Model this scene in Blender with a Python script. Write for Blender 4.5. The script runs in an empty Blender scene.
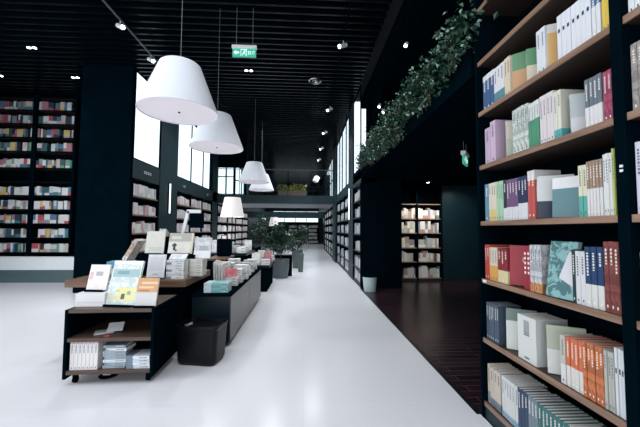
import bpy, math, random
from mathutils import Matrix, Vector, Euler
random.seed(7)
S = bpy.context.scene
COL = S.collection
# ---------------------------------------------------------------- camera
F, H = 310.0, 1.3
pitch = math.atan(16/F); yaw = math.atan(15/(F/math.cos(pitch))); roll = .006
fw = Vector((math.sin(yaw)*math.cos(pitch), math.cos(yaw)*math.cos(pitch), math.sin(pitch)))
rt = Vector((math.cos(yaw), -math.sin(yaw), 0)); up = rt.cross(fw)
rt, up = math.cos(roll)*rt+math.sin(roll)*up, -math.sin(roll)*rt+math.cos(roll)*up
cd = bpy.data.cameras.new('camera'); cam = bpy.data.objects.new('camera', cd); COL.objects.link(cam)
cd.sensor_width = 36; cd.lens = 36*F/640; cd.clip_start = .05
m3 = Matrix((rt, up, -fw)).transposed()
cam.matrix_world = Matrix.Translation((0, 0, H)) @ m3.to_4x4()
S.camera = cam
# ---------------------------------------------------------------- light
w = bpy.data.worlds.new('sky'); S.world = w; w.use_nodes = True
bg = w.node_tree.nodes['Background']; bg.inputs[0].default_value = (.80, .90, 1, 1); bg.inputs[1].default_value = 1.7
def area(name, loc, rot, sx, sy, power, col=(.93, .96, 1)):
    d = bpy.data.lights.new(name, 'AREA'); d.shape = 'RECTANGLE'; d.size = sx; d.size_y = sy; d.energy = power; d.color = col
    o = bpy.data.objects.new(name, d); COL.objects.link(o); o.location = loc; o.rotation_euler = rot
    return o
PI = math.pi
area('overhead_fill', (-2.6, .6, 4.5), (0, 0, 0), 6.5, 4.0, 225)  # unseen overhead fill, added to brighten the room; no real panel
area('shopfront_daylight', (-1.5, -4.5, 2.4), (PI/2, 0, 0), 9, 4, 150)
area('side_fill', (-7.6, 2.0, 2.4), (0, -PI/2, 0), 3.5, 5, 260)  # added fill before the solid side wall, brightening the left floor
S.view_settings.view_transform = 'Standard'; S.view_settings.look = 'None'
S.view_settings.gamma = 1; S.view_settings.use_curve_mapping = False
S.view_settings.exposure = 0.0
S.cycles.use_denoising = True
S.cycles.max_bounces = 8
# ---------------------------------------------------------------- materials
def mat(name, col=None, rough=.5, metal=0, emit=0, spec=.5, noise=0, nscale=8, bump=0, ecol=None):
    m = bpy.data.materials.new(name); m.use_nodes = True
    n = m.node_tree.nodes; l = m.node_tree.links; b = n['Principled BSDF']
    b.inputs['Roughness'].default_value = rough; b.inputs['Metallic'].default_value = metal
    b.inputs['Specular IOR Level'].default_value = spec
    if col is not None: b.inputs['Base Color'].default_value = (*col, 1)
    if noise or bump:
        tc = n.new('ShaderNodeTexCoord'); ns = n.new('ShaderNodeTexNoise'); ns.inputs['Scale'].default_value = nscale
        l.new(tc.outputs['Object'], ns.inputs['Vector'])
        if noise:
            mx = n.new('ShaderNodeMix'); mx.data_type = 'RGBA'
            mx.inputs[6].default_value = (*[c*(1-noise) for c in col], 1); mx.inputs[7].default_value = (*[min(1, c*(1+noise)) for c in col], 1)
            l.new(ns.outputs['Fac'], mx.inputs[0]); l.new(mx.outputs[2], b.inputs['Base Color'])
        if bump:
            bp = n.new('ShaderNodeBump'); bp.inputs['Strength'].default_value = bump
            l.new(ns.outputs['Fac'], bp.inputs['Height']); l.new(bp.outputs[0], b.inputs['Normal'])
    if emit:
        b.inputs['Emission Color'].default_value = (*(ecol or col), 1); b.inputs['Emission Strength'].default_value = emit
    return m
def wood(name, c1, c2, rough=.4, axis=0, scale=6):
    m = mat(name, c1, rough); n = m.node_tree.nodes; l = m.node_tree.links
    tc = n.new('ShaderNodeTexCoord'); mp = n.new('ShaderNodeMapping'); ns = n.new('ShaderNodeTexNoise'); rp = n.new('ShaderNodeValToRGB')
    sc = [scale*8]*3; sc[axis] = scale*.5; mp.inputs['Scale'].default_value = sc
    ns.inputs['Scale'].default_value = 1; ns.inputs['Detail'].default_value = 4
    rp.color_ramp.elements[0].position = .3; rp.color_ramp.elements[1].position = .7
    rp.color_ramp.elements[0].color = (*c1, 1); rp.color_ramp.elements[1].color = (*c2, 1)
    l.new(tc.outputs['Object'], mp.inputs[0]); l.new(mp.outputs[0], ns.inputs['Vector']); l.new(ns.outputs['Fac'], rp.inputs[0])
    l.new(rp.outputs[0], n['Principled BSDF'].inputs['Base Color'])
    return m
def printed():
    m = mat('printed_cover', (.8, .8, .8), .45); n = m.node_tree.nodes; l = m.node_tree.links
    a = n.new('ShaderNodeAttribute'); a.attribute_name = 'Col'; a2 = n.new('ShaderNodeAttribute'); a2.attribute_name = 'Col2'
    tc = n.new('ShaderNodeTexCoord'); ns = n.new('ShaderNodeTexNoise'); ns.inputs['Scale'].default_value = 26; ns.inputs['Detail'].default_value = 3
    ns.inputs['Distortion'].default_value = 1.2
    rp = n.new('ShaderNodeValToRGB'); rp.color_ramp.elements[0].position = .47; rp.color_ramp.elements[1].position = .53
    mx = n.new('ShaderNodeMix'); mx.data_type = 'RGBA'
    l.new(tc.outputs['Object'], ns.inputs['Vector']); l.new(ns.outputs['Fac'], rp.inputs[0]); l.new(rp.outputs[0], mx.inputs[0])
    l.new(a.outputs['Color'], mx.inputs[6]); l.new(a2.outputs['Color'], mx.inputs[7]); l.new(mx.outputs[2], n['Principled BSDF'].inputs['Base Color'])
    return m
M = {}
M['print'] = printed()
M['black'] = mat('black_lacquer', (.0008, .0048, .0082), .6, spec=.0, noise=.3, nscale=5)
M['blackgloss'] = mat('black_gloss_panel', (.004, .011, .016), .30, spec=.25, noise=.3, nscale=2)
M['teal'] = mat('dark_teal_paint', (.008, .027, .033), .5, spec=.3, noise=.15, nscale=3)
M['slat'] = mat('slat_lacquer', (.0008, .0035, .006), .22, spec=.14, noise=.2, nscale=6)
M['void'] = mat('ceiling_void', (.003, .006, .009), .9, noise=.2)
M['brown'] = wood('brown_shelf_wood', (.17, .10, .066), (.32, .20, .14), .42, 1)
M['shadewood'] = wood('shaded_shelf_wood', (.022, .014, .011), (.042, .026, .020), .5, 1)  # brown shelf wood with the shade of the undersides put into its colour
M['cartwood'] = wood('cart_wood', (.060, .036, .026), (.105, .066, .048), .45, 0)
M['brownx'] = wood('brown_table_wood', (.115, .060, .036), (.20, .115, .072), .4, 0)
M['shade'] = mat('lamp_fabric', (.62, .65, .71), .85, emit=.10, noise=.02, nscale=60)
M['diff'] = mat('lamp_diffuser', (.76, .72, .77), .6, emit=.36, noise=.03, nscale=9)
M['smallshade'] = mat('small_lamp_fabric', (.80, .76, .74), .8, emit=.3, noise=.03, nscale=50)
M['cable'] = mat('grey_cable', (.14, .16, .18), .4, noise=.1)
M['metal'] = mat('brushed_metal', (.55, .57, .6), .3, 1, noise=.1)
M['white'] = mat('white_plastic', (.80, .81, .83), .4, noise=.03)
M['bulb'] = mat('bulb_glow', (1, 1, 1), .5, emit=9, noise=.01)
M['tube'] = mat('light_tube', (1, 1, 1), .5, emit=1.4, noise=.01, ecol=(.85, .95, 1))
M['panel'] = mat('teal_gloss_panel', (.006, .022, .028), .35, spec=.4, noise=.2, nscale=2)
M['green'] = mat('exit_green', (.05, .42, .30), .4, emit=.35, noise=.1, nscale=30, ecol=(.08, .55, .38))
M['greenlit'] = mat('exit_symbol_glow', (.75, 1, .9), .4, emit=.7, noise=.02)
M['bench'] = mat('white_bench', (.80, .85, .88), .45, noise=.03)
M['plinth'] = mat('grey_teal_plinth', (.085, .135, .15), .5, noise=.1)
M['leaf'] = mat('leaf_green', (.008, .042, .022), .35, noise=.6, nscale=14)
M['bark'] = mat('bark_brown', (.08, .05, .03), .8, noise=.4, nscale=30)
M['pot'] = mat('grey_planter', (.10, .13, .135), .5, noise=.15)
M['grayfront'] = mat('grey_counter_panel', (.058, .053, .052), .3, noise=.08, nscale=4)
M['basket'] = mat('smoky_black_plastic', (.003, .003, .005), .3, spec=.2, noise=.2, nscale=5)
M['bluewhite'] = mat('pale_bin', (.46, .58, .58), .4, noise=.05)
M['pages'] = mat('paper_pages', (.74, .72, .68), .8, noise=.08, nscale=200)
def floor_mat():
    m = mat('white_floor_tile', (.78, .79, .83), .22, spec=.45); n = m.node_tree.nodes; l = m.node_tree.links
    tc = n.new('ShaderNodeTexCoord'); br = n.new('ShaderNodeTexBrick'); br.offset = 0
    br.inputs['Color1'].default_value = (.78, .79, .83, 1); br.inputs['Color2'].default_value = (.765, .775, .815, 1); br.inputs['Mortar'].default_value = (.70, .71, .75, 1)
    br.inputs['Scale'].default_value = 1; br.inputs['Mortar Size'].default_value = .002; br.inputs['Brick Width'].default_value = 1.2; br.inputs['Row Height'].default_value = 1.2
    l.new(tc.outputs['Object'], br.inputs['Vector']); l.new(br.outputs['Color'], n['Principled BSDF'].inputs['Base Color'])
    return m
M['floor'] = floor_mat()
def plank():
    m = mat('dark_floorboards', (.05, .03, .03), .25, spec=.2); n = m.node_tree.nodes; l = m.node_tree.links
    tc = n.new('ShaderNodeTexCoord'); br = n.new('ShaderNodeTexBrick')
    br.inputs['Color1'].default_value = (.012, .006, .009, 1); br.inputs['Color2'].default_value = (.030, .014, .018, 1); br.inputs['Mortar'].default_value = (.07, .045, .05, 1)
    br.inputs['Scale'].default_value = 1; br.inputs['Mortar Size'].default_value = .003; br.inputs['Brick Width'].default_value = .9; br.inputs['Row Height'].default_value = .09
    l.new(tc.outputs['Object'], br.inputs['Vector']); l.new(br.outputs['Color'], n['Principled BSDF'].inputs['Base Color'])
    return m
M['plank'] = plank()
def glass():
    m = bpy.data.materials.new('clear_glass'); m.use_nodes = True; n = m.node_tree.nodes; l = m.node_tree.links
    n.remove(n['Principled BSDF']); t = n.new('ShaderNodeBsdfTransparent'); g = n.new('ShaderNodeBsdfGlossy'); g.inputs['Roughness'].default_value = .03
    lw = n.new('ShaderNodeLayerWeight'); lw.inputs['Blend'].default_value = .5; fr = n.new('ShaderNodeMath'); fr.operation = 'POWER'; l.new(lw.outputs['Facing'], fr.inputs[0]); fr.inputs[1].default_value = 14; mx = n.new('ShaderNodeMixShader')
    t.inputs[0].default_value = (.96, .985, .985, 1)
    l.new(fr.outputs[0], mx.inputs[0]); l.new(t.outputs[0], mx.inputs[1]); l.new(g.outputs[0], mx.inputs[2]); l.new(mx.outputs[0], n['Material Output'].inputs[0])
    return m
M['glass'] = glass()
# ---------------------------------------------------------------- mesh helpers
class MB:
    def __init__(s): s.v = []; s.f = []; s.c = []; s.c2 = []; s.mi = []; s.T = Matrix.Identity(4)
    def face(s, pts, col=(.8, .8, .8), col2=None, mi=0):
        i = len(s.v); s.v += [tuple(s.T @ Vector(p)) for p in pts]; s.f.append(tuple(range(i, i+len(pts)))); s.c.append(col); s.c2.append(col2 or col); s.mi.append(mi)
    def box(s, x0, x1, y0, y1, z0, z1, col=(.8, .8, .8), col2=None, mi=0, skip=''):
        i = len(s.v); s.v += [tuple(s.T @ Vector(p)) for p in ((x0,y0,z0),(x1,y0,z0),(x1,y1,z0),(x0,y1,z0),(x0,y0,z1),(x1,y0,z1),(x1,y1,z1),(x0,y1,z1))]
        for k, q in (('b',(0,3,2,1)),('t',(4,5,6,7)),('f',(0,1,5,4)),('r',(1,2,6,5)),('k',(2,3,7,6)),('l',(3,0,4,7))):
            if k in skip: continue
            s.f.append(tuple(i+j for j in q)); s.c.append(col); s.c2.append(col2 or col); s.mi.append(mi)
    def lathe(s, prof, n=24, cx=0, cy=0, col=(.8,.8,.8), mi=0, closed=False):
        i = len(s.v)
        for r, z in prof:
            for k in range(n):
                a = 2*PI*k/n; s.v.append(tuple(s.T @ Vector((cx+r*math.cos(a), cy+r*math.sin(a), z))))
        for j in range(len(prof)-1):
            for k in range(n):
                k2 = (k+1) % n
                s.f.append((i+j*n+k, i+j*n+k2, i+(j+1)*n+k2, i+(j+1)*n+k)); s.c.append(col); s.c2.append(col); s.mi.append(mi)
        if closed:
            s.f.append(tuple(i+k for k in reversed(range(n)))); s.c.append(col); s.c2.append(col); s.mi.append(mi)
            s.f.append(tuple(i+(len(prof)-1)*n+k for k in range(n))); s.c.append(col); s.c2.append(col); s.mi.append(mi)
    def rod(s, a, b, r, n=8, r2=None, col=(.8,.8,.8), mi=0):
        a, b = Vector(a), Vector(b); d = b-a; q = d.to_track_quat('Z', 'Y').to_matrix().to_4x4(); T = s.T
        s.T = T @ Matrix.Translation(a) @ q
        s.lathe([(r, 0), (r if r2 is None else r2, d.length)], n, col=col, mi=mi, closed=True); s.T = T
    def build(s, name, m, parent=None, loc=(0,0,0), rot=(0,0,0), smooth=False, bevel=0):
        me = bpy.data.meshes.new(name); me.from_pydata(s.v, [], s.f)
        for mm in (m if isinstance(m, (list, tuple)) else [m]): me.materials.append(mm)
        me.polygons.foreach_set('material_index', s.mi)
        if any(x is M['print'] for x in me.materials):
            for nm, cc in (('Col', s.c), ('Col2', s.c2)):
                at = me.color_attributes.new(nm, 'FLOAT_COLOR', 'CORNER'); buf = []
                for p, c in zip(me.polygons, cc): buf += [c[0], c[1], c[2], 1]*p.loop_total
                at.data.foreach_set('color', buf)
        if smooth: me.polygons.foreach_set('use_smooth', [True]*len(me.polygons))
        me.update()
        o = bpy.data.objects.new(name, me); COL.objects.link(o); o.location = loc; o.rotation_euler = rot
        if parent: o.parent = parent
        if bevel:
            b = o.modifiers.new('bevel', 'BEVEL'); b.width = bevel; b.segments = 2; b.limit_method = 'ANGLE'
        return o
def boxo(name, m, b, parent=None, loc=(0,0,0), rot=(0,0,0), bevel=0):
    k = MB(); k.box(*b); return k.build(name, m, parent, loc, rot, bevel=bevel)
def struct(o): o['kind'] = 'structure'; return o
def tag(o, label, cat, group=None, kind=None):
    o['label'] = label; o['category'] = cat
    if group: o['group'] = group
    if kind: o['kind'] = kind
    return o
def thing(name, label, cat, loc=(0,0,0), rz=0, group=None):
    o = bpy.data.objects.new(name, None); COL.objects.link(o); o.location = loc; o.rotation_euler = (0, 0, rz); o.empty_display_size = .1
    return tag(o, label, cat, group)
ORD = ['first','second','third','fourth','fifth','sixth','seventh','eighth','ninth','tenth','eleventh','twelfth','thirteenth','fourteenth','fifteenth','sixteenth','seventeenth','eighteenth','nineteenth','twentieth']
ORD += ['twenty-'+a for a in ORD[:9]] + ['thirtieth'] + ['thirty-'+a for a in ORD[:9]] + ['fortieth']
ROWS = {
 'top': (2.155, [
  (2.135, 2.008, 3, 0.25, 's', (0.05, 0.13, 0.3), (0.8, 0.84, 0.86), -0.16, 'blue volume with white top band'),
  (2.008, 1.9, 3, 0.245, 's', (0.82, 0.82, 0.84), (0.1, 0.3, 0.35), 0.3, 'white volume with teal foot band'),
  (1.9, 1.84, 2, 0.25, 's', (0.78, 0.68, 0.5), None, 0, 'thin tan paperback'),
  (1.835, 1.726, 0, 0.25, 'f', (0.1, 0.3, 0.14), (0.62, 0.34, 0.14), 0.55, 'green and orange landscape cover turned outwards'),
  (1.71, 1.629, 0, 0.21, 'f', (0.12, 0.34, 0.16), (0.75, 0.66, 0.5), 0.5, 'small green and cream cover turned outwards'),
  (1.621, 1.555, 2, 0.25, 's', (0.78, 0.82, 0.88), None, 0, 'pale blue-white hardback'),
  (1.548, 1.481, 0, 0.25, 'f', (0.82, 0.8, 0.74), (0.8, 0.48, 0.16), 0.8, 'white and orange cover leaning outwards'),
  (1.475, 1.288, 7, 0.235, 'm', (0.8, 0.83, 0.89), None, 0, 'white-blue volume with black spine mark'),
  (1.286, 1.245, 2, 0.235, 's', (0.07, 0.22, 0.42), (0.8, 0.82, 0.85), 0.62, 'blue paperback with broad white band'),
  (1.24, 1.186, 3, 0.24, 's', (0.86, 0.62, 0.05), None, 0, 'bright yellow paperback'),
 ]),
 'second': (1.765, [
  (2.124, 2.063, 1, 0.255, 's', (0.66, 0.48, 0.66), None, 0, 'slim mauve paperback'),
  (2.063, 2.005, 1, 0.285, 's', (0.7, 0.5, 0.68), None, 0, 'wide mauve hardback with its cover showing'),
  (1.91, 1.841, 0, 0.24, 'f', (0.72, 0.66, 0.58), (0.55, 0.6, 0.5), 0.5, 'beige floral cover leaning outwards'),
  (1.835, 1.699, 4, 0.275, 't', (0.72, 0.8, 0.74), None, 0, 'pale green patterned volume'),
  (1.695, 1.614, 4, 0.26, 's', (0.78, 0.82, 0.78), (0.08, 0.36, 0.2), 0.62, 'white volume with green lower half'),
  (1.61, 1.516, 4, 0.265, 's', (0.82, 0.74, 0.76), None, 0, 'pale pink paperback'),
  (1.516, 1.471, 2, 0.25, 's', (0.8, 0.8, 0.66), (0.1, 0.5, 0.5), 0.2, 'cream paperback with teal foot'),
  (1.424, 1.347, 0, 0.2, 'f', (0.62, 0.68, 0.7), (0.82, 0.82, 0.84), 0.4, 'grey and white cover leaning outwards'),
  (1.336, 1.253, 4, 0.225, 's', (0.16, 0.2, 0.24), (0.82, 0.8, 0.8), 0.42, 'dark volume with white lower half'),
  (1.25, 1.189, 3, 0.22, 't', (0.48, 0.07, 0.16), None, 0, 'crimson volume'),
 ]),
 'third': (1.365, [
  (2.139, 2.096, 1, 0.26, 's', (0.12, 0.35, 0.52), None, 0, 'teal-blue paperback'),
  (2.096, 2.01, 3, 0.26, 's', (0.84, 0.76, 0.6), (0.86, 0.68, 0.25), 0.3, 'cream paperback with yellow foot'),
  (2.01, 1.935, 3, 0.26, 's', (0.45, 0.72, 0.48), None, 0, 'mint green paperback'),
  (1.935, 1.905, 1, 0.26, 's', (0.03, 0.04, 0.07), (0.8, 0.8, 0.84), 0.3, 'black paperback with white foot'),
  (1.905, 1.801, 4, 0.255, 's', (0.2, 0.1, 0.24), (0.8, 0.8, 0.84), 0.32, 'purple volume with white foot band'),
  (1.801, 1.719, 3, 0.255, 's', (0.02, 0.04, 0.11), (0.8, 0.8, 0.84), 0.38, 'navy volume with white foot band'),
  (1.719, 1.663, 2, 0.275, 's', (0.62, 0.1, 0.09), (0.8, 0.78, 0.76), -0.2, 'red paperback with pale top'),
  (1.66, 1.566, 0, 0.235, 'f', (0.78, 0.8, 0.8), (0.03, 0.05, 0.09), 0.4, 'white cover with black lower block turned outwards'),
  (1.553, 1.401, 0, 0.205, 'F', (0.09, 0.24, 0.28), (0.8, 0.82, 0.82), -0.28, 'wide teal speckled cover turned outwards'),
  (1.386, 1.342, 2, 0.24, 's', (0.8, 0.8, 0.58), (0.1, 0.5, 0.42), 0.4, 'cream paperback with sea-green foot'),
  (1.342, 1.267, 5, 0.25, 's', (0.4, 0.28, 0.2), (0.82, 0.8, 0.8), 0.5, 'brown-striped volume with white lower half'),
  (1.266, 1.224, 3, 0.265, 's', (0.84, 0.86, 0.86), None, 0, 'white paperback'),
  (1.224, 1.203, 2, 0.28, 's', (0.62, 0.68, 0.16), None, 0, 'olive-lime paperback'),
  (1.202, 1.186, 2, 0.285, 's', (0.66, 0.82, 0.34), None, 0, 'light green paperback'),
 ]),
 'fourth': (0.96, [
  (2.155, 2.105, 2, 0.24, 's', (0.6, 0.07, 0.05), None, 0, 'red paperback'),
  (2.106, 2.014, 3, 0.225, 's', (0.8, 0.72, 0.56), (0.86, 0.42, 0.08), 0.45, 'cream volume with orange lower half'),
  (2.014, 1.911, 3, 0.225, 's', (0.3, 0.02, 0.03), (0.86, 0.74, 0.4), 0.36, 'maroon volume with yellow foot'),
  (1.906, 1.773, 0, 0.245, 'F', (0.4, 0.02, 0.04), None, 0, 'plain dark red cover turned outwards'),
  (1.769, 1.715, 2, 0.25, 'm2', (0.42, 0.02, 0.05), None, 0, 'dark red volume with white characters'),
  (1.715, 1.631, 3, 0.26, 't', (0.74, 0.76, 0.8), (0.86, 0.38, 0.14), 0.2, 'grey-white volume with orange foot'),
  (1.582, 1.444, 0, 0.285, 'G', (0.07, 0.2, 0.22), (0.82, 0.8, 0.86), 0.0, 'teal flowered cover with pale triangle turned outwards'),
  (1.439, 1.42, 1, 0.25, 's', (0.02, 0.05, 0.06), None, 0, 'thin black paperback'),
  (1.417, 1.366, 2, 0.245, 'b', (0.8, 0.82, 0.84), (0.12, 0.5, 0.32), 0, 'white volume with green middle band'),
  (1.366, 1.281, 3, 0.27, 's', (0.015, 0.06, 0.17), (0.82, 0.82, 0.78), 0.38, 'navy volume with cream lower third'),
  (1.279, 1.188, 4, 0.295, 't', (0.3, 0.07, 0.06), None, 0, 'brown-red hardback with gilt lettering'),
 ]),
 'fifth': (0.55, [
  (2.155, 2.019, 6, 0.25, 's', (0.08, 0.12, 0.19), None, 0, 'dark slate-blue volume'),
  (1.956, 1.86, 0, 0.25, 'f', (0.2, 0.28, 0.24), (0.78, 0.82, 0.76), 0.7, 'green and white cover leaning outwards'),
  (1.833, 1.685, 1, 0.255, 's', (0.8, 0.83, 0.8), None, 0, 'thick white boxed edition'),
  (1.62, 1.534, 0, 0.245, 'f', (0.56, 0.62, 0.48), (0.84, 0.85, 0.82), 0.5, 'pale green and white cover leaning outwards'),
  (1.522, 1.491, 1, 0.235, 's', (0.62, 0.6, 0.52), (0.82, 0.82, 0.8), 0.4, 'beige paperback with white foot'),
  (1.488, 1.397, 4, 0.235, 's', (0.78, 0.17, 0.05), (0.84, 0.8, 0.76), 0.42, 'orange volume with white foot band'),
  (1.397, 1.297, 5, 0.245, 't', (0.8, 0.22, 0.06), None, 0, 'plain orange volume'),
  (1.295, 1.251, 3, 0.245, 's', (0.56, 0.56, 0.5), None, 0, 'grey-beige paperback'),
  (1.249, 1.194, 4, 0.27, 'm', (0.78, 0.84, 0.88), None, 0, 'icy white volume with black spine lettering'),
 ]),
 'lowest': (0.115, [
  (2.155, 2.125, 1, 0.26, 's', (0.74, 0.62, 0.48), (0.3, 0.33, 0.36), 0.3, 'sand-coloured paperback with grey foot'),
  (2.125, 2.014, 3, 0.25, 's', (0.7, 0.62, 0.52), (0.2, 0.24, 0.28), 0.2, 'sand and grey volume'),
  (2.003, 1.85, 6, 0.25, 's', (0.78, 0.8, 0.8), (0.35, 0.55, 0.68), 0.15, 'white volume with blue foot'),
  (1.85, 1.765, 3, 0.25, 's', (0.03, 0.07, 0.15), None, 0, 'navy paperback'),
  (1.765, 1.688, 3, 0.25, 's', (0.2, 0.28, 0.34), None, 0, 'slate-grey volume'),
  (1.688, 1.48, 8, 0.245, 's', (0.05, 0.2, 0.2), None, 0, 'dark teal volume'),
  (1.48, 1.355, 5, 0.25, 's', (0.7, 0.73, 0.74), None, 0, 'pale grey paperback'),
  (1.355, 1.21, 5, 0.25, 's', (0.12, 0.18, 0.24), None, 0, 'blue-grey volume'),
 ]),
}
# ================================================================ setting
CE = 4.66                                             # underside of the slats
XR, XL = 1.256, -3.6                                  # planes of the right and left book walls
k = MB(); k.box(-8.4, XR, -5, 8.4, -.1, 0); k.box(XL-.4, XR, 8.4, 30, -.1, 0); k.box(XR, XR+.4, 8.3, 30, -.1, 0); struct(k.build('floor', M['floor']))
struct(boxo('floor_boards', M['plank'], (XR, 4.7, -5, 8.3, -.1, -.001)))
struct(boxo('trim_1', M['blackgloss'], (XR-.03, XR, 2.21, 6.9, -.02, .006)))
k = MB()
y = -4.9
while y < 24:
    k.box(-8.4 if y < 6.4 else XL, XR, y, y+.035, CE, CE+.09); y += .165
y = 6.49
while y < 8.3:
    k.box(-8.4, -4.72, y, y+.035, CE, CE+.09); y += .165
struct(k.build('ceiling', M['slat']))
k = MB(); k.box(-8.5, 4.7, -5, 6.6, CE+.22, CE+.3); k.box(-8.5, -4.62, 6.6, 8.45, CE+.22, CE+.3); k.box(XL-.12, 4.7, 6.6, 8.45, CE+.22, CE+.3); k.box(XL-.12, XR+.12, 8.45, 30, CE+.22, CE+.3); struct(k.build('ceiling_void', M['void']))
struct(boxo('ceiling_side', M['black'], (XR+.25, 4.7, -5, 8.3, CE-.04, CE+.2)))
# left book wall: lower recess closed behind, band, windows above
def wall_boxes(name, m, boxes):
    k = MB()
    for b in boxes: k.box(*b)
    return struct(k.build(name, m))
wall_boxes('wall_left', M['teal'], [(XL-.40, XL-.36, 6.6, 29, 0, 2.77), (XL-.36, XL, 6.58, 29, 2.37, 2.77),
    (XL-.40, XL+.01, 7.8, 8.84, 0, 2.77), (XL-.04, XL+.01, 7.8, 8.84, 2.77, CE+.2), (XL-.40, XL, 12.2, 12.9, 0, 2.77), (XL-.04, XL, 12.2, 12.9, 2.77, CE+.2), (XL-.36, XL, 20, 29, 2.77, CE+.2), (XL-.04, XL, 6.6, 7.8, CE, CE+.2), (XL-.04, XL, 8.84, 12.2, CE, CE+.2), (XL-.04, XL, 12.9, 20, CE, CE+.2)])
struct(boxo('wall_column', M['black'], (-4.62, XL, 6.5, 6.6, 0, CE+.21)))
wall_boxes('wall_back', M['black'], [(-8.4, -4.7, 8.36, 8.45, 0, CE+.25), (-4.7, -4.62, 6.6, 8.36, 0, CE+.21), (-8.5, -8.4, -5, 8.45, 0, CE+.25)])
# right book wall
wall_boxes('wall_right', M['teal'], [(XR+.36, XR+.40, 7.1, 29, 0, 2.63), (XR, XR+.36, 6.9, 29, 2.37, 2.63),
    (XR-.01, XR+.40, 8.05, 8.85, 0, 2.63), (XR-.01, XR+.03, 8.05, 8.85, 2.63, CE+.2), (XR-.06, XR+.40, 12.3, 13.5, 0, 2.63), (XR-.06, XR+.03, 12.3, 13.5, 2.63, CE+.2), (XR, XR+.03, 6.95, 8.05, CE, CE+.2), (XR, XR+.03, 8.85, 12.3, CE, CE+.2), (XR, XR+.03, 13.5, 20, CE, CE+.2), (XR, XR+.36, 20, 29, 2.63, CE+.2)])
wall_boxes('wall_niche', M['black'], [(XR+.40, 2.18, 6.9, 7.5, 0, 2.47), (XR+.4, 4.7, 8.25, 8.35, 0, CE+.2), (XR+.01, XR+.4, 6.9, 6.95, 0, 2.47), (4.62, 4.7, -5, 8.3, 0, CE+.2), (XR+.40, 1.72, 6.9, 7.5, 2.76, CE)])
wall_boxes('wall_panel', M['panel'], [(3.56, 4.6, 7.9, 7.98, 0, 2.47)])
struct(boxo('ceiling_niche', M['black'], (XR, 4.62, 2.25, 8.25, 2.47, 2.74)))
def window(n, x0, x1, ys, z0, z1, rail=None):
    for a, b in zip(ys[:-1], ys[1:]):
        n[0] += 1
        k = MB(); t = .018
        k.box(x0, x1, a, a+t, z0, z1); k.box(x0, x1, b-t, b, z0, z1); k.box(x0, x1, a+t, b-t, z0, z0+t); k.box(x0, x1, a+t, b-t, z1-t, z1)
        if rail: k.box(x0, x1, a+t, b-t, rail, rail+.03)
        f = struct(k.build('window_%d' % n[0], M['black']))
        boxo('pane', M['glass'], ((x0+x1)/2-.004, (x0+x1)/2+.004, a+t, b-t, z0+t, z1-t), f)
N = [0]
window(N, XL-.025, XL+.005, [6.6, 7.8], 2.77, CE)
window(N, XL-.025, XL+.005, [8.84, 9.9, 11.05, 12.2], 2.77, CE)
window(N, XR-.005, XR+.025, [6.95, 8.05], 2.63, CE)
window(N, XR-.005, XR+.025, [8.85, 9.5, 10.5, 11.3, 12.3], 2.63, CE)
window(N, XR-.005, XR+.025, [13.5, 15, 16.5, 18, 20], 2.63, CE, 3.6)
window(N, XL-.025, XL+.005, [12.9, 14.3, 15.7, 17.1, 18.5, 20], 2.77, CE)  # windows added so that bright sky shows behind the gable panes
# gable piece with a window beside the bridge
wall_boxes('wall_gable', M['black'], [(XL-.36, -2.45, 12.9, 13.0, 3.85, CE+.2), (XL-.36, XL-.02, 12.9, 13.0, 2.72, 3.85), (-2.98, -2.9, 12.9, 13.0, 2.72, 3.85), (-2.5, -2.45, 12.9, 13.0, 2.72, 3.85)])
k = MB(); k.box(XL, -2.98, 12.93, 12.97, 2.72, 2.76); k.box(XL, -2.98, 12.93, 12.97, 3.45, 3.49); k.box(-3.31, -3.27, 12.93, 12.97, 2.76, 3.85)
gw = struct(k.build('window_20', M['cable'])); boxo('pane', M['glass'], (XL, -2.98, 12.945, 12.955, 2.76, 3.85), gw)
k = MB(); k.box(-2.9, -2.5, 12.93, 12.97, 2.72, 2.76); k.box(-2.9, -2.5, 12.93, 12.97, 3.3, 3.34); k.box(-2.66, -2.63, 12.93, 12.97, 2.76, 3.85)
gw = struct(k.build('window_21', M['cable'])); boxo('pane', M['glass'], (-2.9, -2.5, 12.945, 12.955, 2.76, 3.85), gw)
struct(boxo('wall_rear_blocker', M['black'], (-8.5, 4.7, -5.1, -5, 3.1, CE+.3)))  # unseen upper wall, added so the slats reflect dark instead of sky
# bridge, second bridge, far end
br = struct(wall_boxes('bridge_slab', M['teal'], [(XL, XR-.06, 12.8, 15.4, 2.37, 2.70)]))
struct(boxo('bridge_soffit', mat('grey_soffit', (.22, .25, .27), .3, noise=.2, nscale=2), (XL, XR-.06, 12.95, 15.3, 2.345, 2.37)))
bal = thing('glass_balustrade', 'clear glass balustrade with dark handrail along the upper bridge', 'railing', (0, 12.85, 2.70))
boxo('handrail', M['cable'], (XL, XR-.06, -.015, .015, 1.06, 1.09), bal)
for i in range(5):
    x0 = XL+i*.96
    boxo('pane', M['glass'], (x0+.02, x0+.94, -.006, .006, .03, 1.06), bal)
    boxo('post', M['black'], (x0-.01+.02*(i == 0), x0+.015, -.012, .012, 0, 1.06), bal)
struct(boxo('beam', M['teal'], (XL, XR, 20, 20.6, 2.04, 2.43)))
wall_boxes('wall_far', M['teal'], [(XL-.4, XR+.4, 28.6, 28.7, 0, 1.98), (XR, XR+.4, 28.6, 28.7, 1.98, 2.95), (XL-.4, XR+.4, 28.6, 28.7, 2.95, CE+.2), (XL, -2.9, 28.6, 28.7, 1.98, 2.95)])
k = MB(); [k.box(x, x+.05, 28.6, 28.66, 1.98, 2.95) for x in (-1.9, -.9, .1, 1.2)]
gw = struct(k.build('window_22', M['black'])); boxo('pane', M['glass'], (-2.9, XR, 28.625, 28.635, 1.98, 2.95), gw)
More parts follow.
